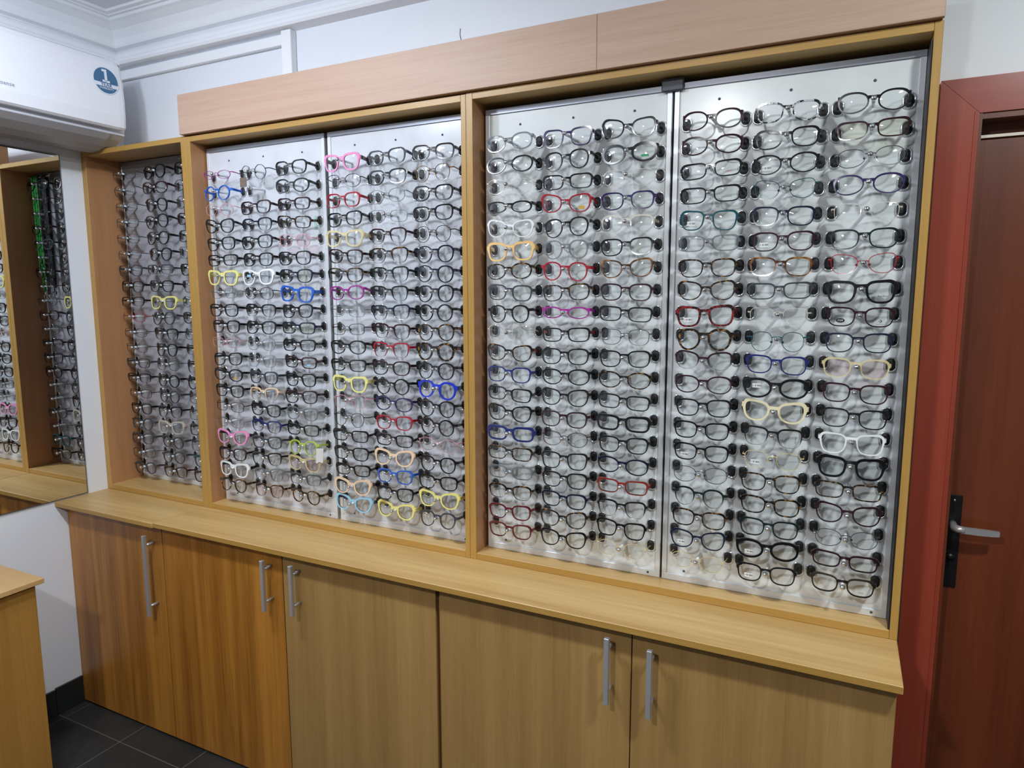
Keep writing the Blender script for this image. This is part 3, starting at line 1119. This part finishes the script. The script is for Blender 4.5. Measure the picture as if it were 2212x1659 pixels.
def sticker_mesh():
    b = MB().box(-0.0092, 0.0092, -0.0046, 0.0046, -0.0001, 0.0001)
    rr = random.Random(3)
    x = -0.0068
    b.box(-0.0080, -0.0072, -0.0022, 0.0022, 0.0001, 0.00022, 0, 1)
    while x < 0.0076:
        wv = rr.choice((0.0004, 0.0007, 0.0010))
        b.box(x + 0.0016, x + 0.0016 + wv, -0.0022, 0.0024, 0.0001, 0.00022, 0, 1)
        x += wv + rr.choice((0.0006, 0.0009, 0.0014))
    return b.mesh('price_sticker', [M['paper'], M['ink']])


STK = sticker_mesh()
count = 0
rng = random.Random(11)
for key, (x0, x1, yp, zt, cols, zs, words) in PANELS.items():
    rows = [rw.split() for line in SPEC[key].split('\n') for rw in line.strip().split('|')]
    assert len(rows) == 20, (key, len(rows))
    for ri, rw in enumerate(rows):
        assert len(rw) == 3, (key, ri, rw)
        for ci, tok in enumerate(rw):
            if tok == '---':
                continue
            sh, rim, co = tok[0], tok[1], tok[2]
            tco = tok[3] if len(tok) > 3 else co
            fm, fword = FC[co]
            tm = FC[tco][0]
            if tco == co and rim == 'k' and co in 'YWPHLAI':
                tm = FC[{'P': 'M', 'H': 'M', 'L': 'n', 'I': 'K', 'W': 'K', 'Y': 'Y', 'A': 'A'}[co]][0]
            if co == 'b':
                tm = FC['E'][0]
            rimw = RIM[rim][3]
            look = ' '.join(q for q in (rimw, fword, SHP[sh][6]) if q)
            pos = ('%s row from top' % ORD[ri]) if ri < 19 else 'bottom row'
            label = '%s eyeglasses, %s, %s column, %s' % (look, pos, CW[ci], words)
            dpt = 0.0530 - rng.uniform(0.0, 0.0065)
            if (key, ri, ci) in ((('D', 19, 2)), ('D', 18, 2)):
                dpt = 0.044
            zrow = zs[ri] - 0.002 + 0.0034 + 0.0004
            e = root('eyeglasses', (cols[ci] + rng.uniform(-0.0015, 0.0015), yp - dpt, zrow), label, 'eyeglasses',
                     'eyeglasses on the %s' % words)
            e.rotation_euler = (radians(rng.uniform(-6, 4)), radians(rng.gauss(0, 1.3)), radians(rng.gauss(0, 1.6)))
            g = glasses_meshes(sh, rim)
            child('front_frame', g['front'], e, fm)
            lm = M[LENS_TINT.get((key, ri + 1, ci + 1), 'lens')]
            child('lens', g['lensl'], e, lm)
            child('lens', g['lensr'], e, lm)
            inv = (Matrix.Translation(e.location) @ e.rotation_euler.to_matrix().to_4x4()).inverted()
            for sx in (-1, 1):
                tip = inv @ Vector((cols[ci] + sx * 0.0650, yp - 0.0041, zs[ri] - 0.0005))
                child('temple', build_temple(rim, sx, g['hinge'], tip).mesh('temple', [tm]), e, tm)
            k3 = (key, ri + 1, ci + 1)
            if k3 in PRINT:
                s_, size, side, ink, dx, dz = PRINT[k3]
                p, sl = lens_point(sh, rim, side, dx, dz)
                mt = decal_matrix(p, sl)
                if s_ == 'Hackett':
                    mt = mt @ Matrix.Rotation(pi / 2, 4, 'Z')
                place('printed_lettering', text_mesh(s_, size, M[ink]), e, mt)
            if k3 in BARCODE:
                p, sl = lens_point(sh, rim, -1, -0.002, 0.006 if k3 == ('D', 12, 2) else -0.006)
                o = place('price_sticker', STK, e, decal_matrix(p, sl))
                o['label'] = 'white barcode price sticker on the lens'
            if k3 in PATCH:
                mn, side, dx, dz, w_, h_ = PATCH[k3]
                p, sl = lens_point(sh, rim, side, dx, dz)
                pb = MB().box(-w_, w_, -h_, h_, -0.0001, 0.0001)
                place('brand_sticker', pb.mesh('brand_sticker', [M[mn]]), e, decal_matrix(p, sl))
            if k3 == ('D', 9, 3):        # oval label and arrow-and-star mark
                p, sl = lens_point(sh, rim, -1, -0.001, -0.007)
                pb = MB()
                pb.add([(0.0085 * cos(2 * pi * i / 24), 0.0048 * sin(2 * pi * i / 24), 0) for i in range(24)], [tuple(range(24))])
                o = place('oval_label', pb.mesh('oval_label', [M['ink']]), e, decal_matrix(p, sl))
                place('label_lettering', text_mesh('CO9', 0.0052, M['paper']), o, Matrix.Translation((0, 0, 0.0003)))
                p, sl = lens_point(sh, rim, 1, 0.002, -0.007)
                pb = MB()
                pb.add([(-0.001, 0.0034, 0), (0.0008, 0.0034, 0), (0.0042, 0, 0), (0.0008, -0.0034, 0), (-0.001, -0.0034, 0), (0.0022, 0, 0)],
                       [(0, 5, 2, 1), (5, 4, 3, 2)])
                st = [((0.0016 if i % 2 == 0 else 0.0007) * sin(2 * pi * i / 10) - 0.0016, (0.0016 if i % 2 == 0 else 0.0007) * cos(2 * pi * i / 10), 0) for i in range(10)]
                pb.add(st, [tuple(range(10))])
                pb.box(-0.0065, 0.0065, -0.0068, -0.0062, 0, 0.0001)
                place('printed_emblem', pb.mesh('printed_emblem', [M['ink']]), e, decal_matrix(p, sl))
            if k3 == ('C', 6, 3):
                p, sl = lens_point(sh, rim, 1, 0.002, -0.004)
                pb = MB()
                pb.add([(0, -0.003, 0), (-0.0032, 0.003, 0), (-0.0006, 0.001, 0)], [(0, 1, 2)])
                pb.add([(0, -0.003, 0), (0.0032, 0.003, 0), (0.0006, 0.001, 0)], [(0, 2, 1)])
                place('printed_emblem', pb.mesh('printed_emblem', [M['lime_ink']]), e, decal_matrix(p, sl))
            count += 1

# price tag on the lime pair, brown swing tag and a strip of tape on the second panel
b = MB().box(-0.0105, 0.0105, -0.0003, 0.0003, -0.046, 0.0, 0)
b.box(-0.0035, 0.0035, -0.0006, -0.0003, -0.046, -0.044, 0, 1)
b.tube([(0.001, 0, -0.003), (0.003, 0.004, 0.030), (0.004, 0.012, 0.062)], 0.0004, 5, True, 0)
for i in range(len(b.v)):
    x, y, z = b.v[i]
    x, y = x * cos(0.7) - y * sin(0.7), x * sin(0.7) + y * cos(0.7)
    b.v[i] = (-1.5700 + x + 0.10 * z, -0.004 + y, 0.262 + z)
t = mk('price_tag', b, [M['paper'], M['ink']])
tag(t, 'white paper price tag hanging on a thread below the lime eyeglasses', 'price tag')
b = MB().box(-1.846, -1.818, -0.0085, -0.0075, 1.064, 1.092)
t = mk('swing_tag', b, M['tag_brown'])
tag(t, 'brown printed card tag hanging over the topmost round black eyeglasses', 'tag')
b = MB().box(-1.614, -1.603, 0.0586, 0.0596, 0.932, 0.972)
t = mk('tape_strip', b, plain('pale_green_tape', rgb(170, 206, 192), 0.4))
tag(t, 'short pale green tape strip on second panel near its top right', 'tape')

# ------------------------------------------------------------------ mirror on the left wall
r = root('wall_mirror', (XW, -0.6, 0.005), 'frameless wall mirror on the left wall reflecting the display', 'mirror')
mk('mirror_glass', MB().box(XW + 0.0005, XW + 0.005, -1.45, -0.0800, 0.0065, 1.2190), M['mirror'], r)
b = MB().box(XW + 0.0003, XW + 0.0058, -1.45, -0.0790, 0.0045, 0.0063)
b.box(XW + 0.0003, XW + 0.0058, -1.45, -0.0790, 1.2192, 1.2205)
b.box(XW + 0.0003, XW + 0.0058, -0.0798, -0.0785, 0.0045, 1.2205)
mk('mirror_edge', b, M['plastic_dark'], r)

# ------------------------------------------------------------------ air conditioner
AY0, AY1 = 0.034, -0.80
r = root('air_conditioner', (XW, -0.38, 1.24), 'white split air conditioner high on the left wall above the mirror', 'air conditioner')
prof = [(0.001, 1.245), (0.060, 1.236), (0.110, 1.238), (0.150, 1.250), (0.185, 1.268), (0.208, 1.283), (0.208, 1.2885)]
back = [(0.200, 1.2915), (0.200, 1.530), (0.001, 1.530)]
b = MB().extrude_profile(prof + back, lambda p, z: (XW + p, AY0 - 0.004, z), lambda p, z: (XW + p, AY1, z), 'y')
mk('housing', b, M['plastic_grey'], r)
fp = [(0.201, 1.2985), (0.220, 1.2985), (0.2262, 1.305), (0.2290, 1.340), (0.2285, 1.400), (0.2245, 1.460), (0.2160, 1.508), (0.2070, 1.524), (0.201, 1.528)]
b = MB()
ends = [(AY1, 0.0), (AY0 - 0.030, 0.0), (AY0 - 0.014, 0.0015), (AY0 - 0.005, 0.005), (AY0, 0.011)]
vs = []
for y, k in ends:
    for p, z in fp:
        q = max(0.201, p - k * 1.2)
        zz = 1.413 + (z - 1.413) * (1 - k / 0.115)
        vs.append((XW + q, y, zz))
nf = len(fp)
fs = [(i * nf + j, i * nf + (j + 1) % nf, (i + 1) * nf + (j + 1) % nf, (i + 1) * nf + j) for i in range(len(ends) - 1) for j in range(nf)]
fs += [tuple(range(nf)), tuple(range((len(ends) - 1) * nf, len(ends) * nf))]
b.add(vs, fs)
mk('front_cover', b, M['plastic'], r)
sp = [(0.001, 1.262), (0.120, 1.256), (0.190, 1.280), (0.2005, 1.2972), (0.2005, 1.5295), (0.001, 1.5315)]
b = MB().extrude_profile(sp, lambda p, z: (XW + p, AY0 + 0.0015, z), lambda p, z: (XW + p, AY0 - 0.05, z), 'y')
mk('end_cap', b, M['plastic'], r)
b = MB()
lv = [(0.112, 1.2366), (0.151, 1.2482), (0.186, 1.2662), (0.2105, 1.2830), (0.2095, 1.2812), (0.186, 1.2644), (0.151, 1.2464), (0.112, 1.2348)]
b.extrude_profile(lv, lambda p, z: (XW + p, AY0 - 0.055, z), lambda p, z: (XW + p, AY1 + 0.05, z), 'y')
mk('louvre', b, M['plastic_grey'], r)
# badge and brand on the front cover: local frame u (right = +y), v (up), normal +x


def front_matrix(y, z, tilt, off=0.0008):
    x = XW + 0.2285 + off if z < 1.41 else XW + 0.2285 - (z - 1.40) * 0.068 + off
    n_ = Vector((cos(tilt), 0, sin(tilt)))
    u_ = Vector((0, 1, 0))
    v_ = n_.cross(u_)
    base = ORIG[r.name]
    return Matrix(((u_.x, v_.x, n_.x, x - base.x), (u_.y, v_.y, n_.y, y - base.y), (u_.z, v_.z, n_.z, z - base.z), (0, 0, 0, 1)))


def disc_cut(rad, z0, z1, n=40):
    """part of a disc between two heights"""
    pts = []
    zs_ = [z0 + (z1 - z0) * i / n for i in range(n + 1)]
    right = [(math.sqrt(max(rad * rad - z * z, 0)), z, 0) for z in zs_]
    left = [(-x, z, 0) for x, z, _ in reversed(right)]
    return right + left


bc = (-0.0355, 1.4485)
RB = 0.0445
b = MB()
b.add([(RB * cos(2 * pi * i / 40), RB * sin(2 * pi * i / 40), 0) for i in range(40)] + [(RB * cos(2 * pi * i / 40), RB * sin(2 * pi * i / 40), -0.0008) for i in range(40)],
      [tuple(range(40))] + [(i, (i + 1) % 40, 40 + (i + 1) % 40, 40 + i) for i in range(40)])
bd = place('warranty_badge', b.mesh('warranty_badge', [M['sticker_white']]), r, front_matrix(bc[0], bc[1], 0.075, 0.0014))
bd['label'] = 'round blue and white sticker reading 1 YEAR WARRANTY'
for z0, z1 in ((-0.0085, 0.0415), (-0.0412, -0.0205)):
    q = disc_cut(0.0415, z0, z1)
    b = MB().add(q, [tuple(range(len(q)))])
    place('badge_field', b.mesh('badge_field', [M['sticker_blue']]), bd, Matrix.Translation((0, 0, 0.0003)))
b = MB()
b.add([(-0.004, -0.004, 0), (0.005, -0.004, 0), (0.005, 0.036, 0), (-0.004, 0.036, 0)], [(0, 1, 2, 3)])
b.add([(-0.012, -0.006, 0), (0.013, -0.006, 0), (0.013, 0.001, 0), (-0.012, 0.001, 0)], [(0, 1, 2, 3)])
b.add([(-0.012, 0.028, 0), (-0.004, 0.028, 0), (-0.004, 0.036, 0), (-0.012, 0.035, 0)], [(0, 1, 2, 3)])
place('badge_numeral', b.mesh('badge_numeral', [M['sticker_white']]), bd, Matrix.Translation((0, 0, 0.0007)))
place('badge_lettering', text_mesh('YEAR', 0.0165, M['sticker_blue']), bd, Matrix.Translation((0, -0.0145, 0.0007)))
place('badge_lettering', text_mesh('WARRANTY', 0.0088, M['sticker_white']), bd, Matrix.Translation((0, -0.0262, 0.0008)))
place('brand_lettering', text_mesh('Hisense', 0.0170, M['text_grey']), r, front_matrix(-0.352, 1.3575, 0.0, 0.0012))

# ------------------------------------------------------------------ lanyards hanging inside the leftmost bay behind the post
HY = 0.103
hook = mk('wall_hook', MB().tube([(-2.1148, HY, 1.206), (-2.135, HY, 1.206), (-2.200, HY, 1.204), (-2.256, HY, 1.206), (-2.259, HY, 1.213)], 0.0028, 8), M['steel'])
tag(hook, 'steel hook on the post inside the leftmost bay holding lanyards', 'hook')
lr = random.Random(5)
LX = [-2.1445 - 0.0054 * i for i in range(9)] + [-2.2125 - 0.0047 * i for i in range(6)]
for i, hx in enumerate(LX):
    green = i in (0, 1, 3, 4, 6)
    ztop = 1.2020
    zb = (0.800 if green else 0.790) + lr.uniform(-0.05, 0.09)
    mat = M['cord_green'] if green else M['cord_black']
    lab = ('bright green lanyard cord' if green else 'black lanyard cord') + ' with metal clip hanging inside the leftmost bay'
    e = root('lanyard', (hx, HY, zb), lab, 'lanyard', 'green lanyards on the hook' if green else 'black lanyards on the hook')
    bow = lr.uniform(0.0, 0.0006)
    pts = []
    for k in range(9):
        t_ = k / 8
        pts.append((hx + bow * sin(3 * t_), HY - 0.0060 + 0.0030 * t_, ztop - (ztop - zb) * t_))
    pts.append((hx, HY, zb - 0.004))
    for k in range(9):
        t_ = 1 - k / 8
        pts.append((hx + bow * sin(3 * t_), HY + 0.0060 - 0.0030 * t_, ztop - (ztop - zb) * t_))
    pts.append((hx, HY, 1.2120))
    mk('cord', MB().tube(pts, 0.0022, 6, closed=True), mat, e)
    bz = zb - 0.005
    b = MB().tube([(hx, HY, bz), (hx, HY, bz - 0.014)], 0.0021, 8)
    b.tube([(hx, HY + 0.006 * cos(2 * pi * q / 10), bz - 0.021 + 0.008 * sin(2 * pi * q / 10)) for q in range(10)], 0.0012, 6, closed=True)
    mk('clip', b, M['chrome'], e)

# ------------------------------------------------------------------ reception desk
r = root('reception_desk', (-2.43, -1.1, ZF), 'oak reception desk in the left foreground along the left wall', 'desk')
mk('desk_top', MB().box(XW + 0.004, -2.230, -1.75, -0.4700, -0.115, -0.100, 0.001), M['desk_top'], r)
b = MB().box(XW + 0.010, -2.2470, -1.72, -0.4870, ZF, -0.122, 0.001)
mk('desk_body', b, M['desk'], r)
mk('shadow_gap', MB().box(XW + 0.02, -2.262, -1.70, -0.50, -0.1225, -0.1148), M['plastic_dark'], r)
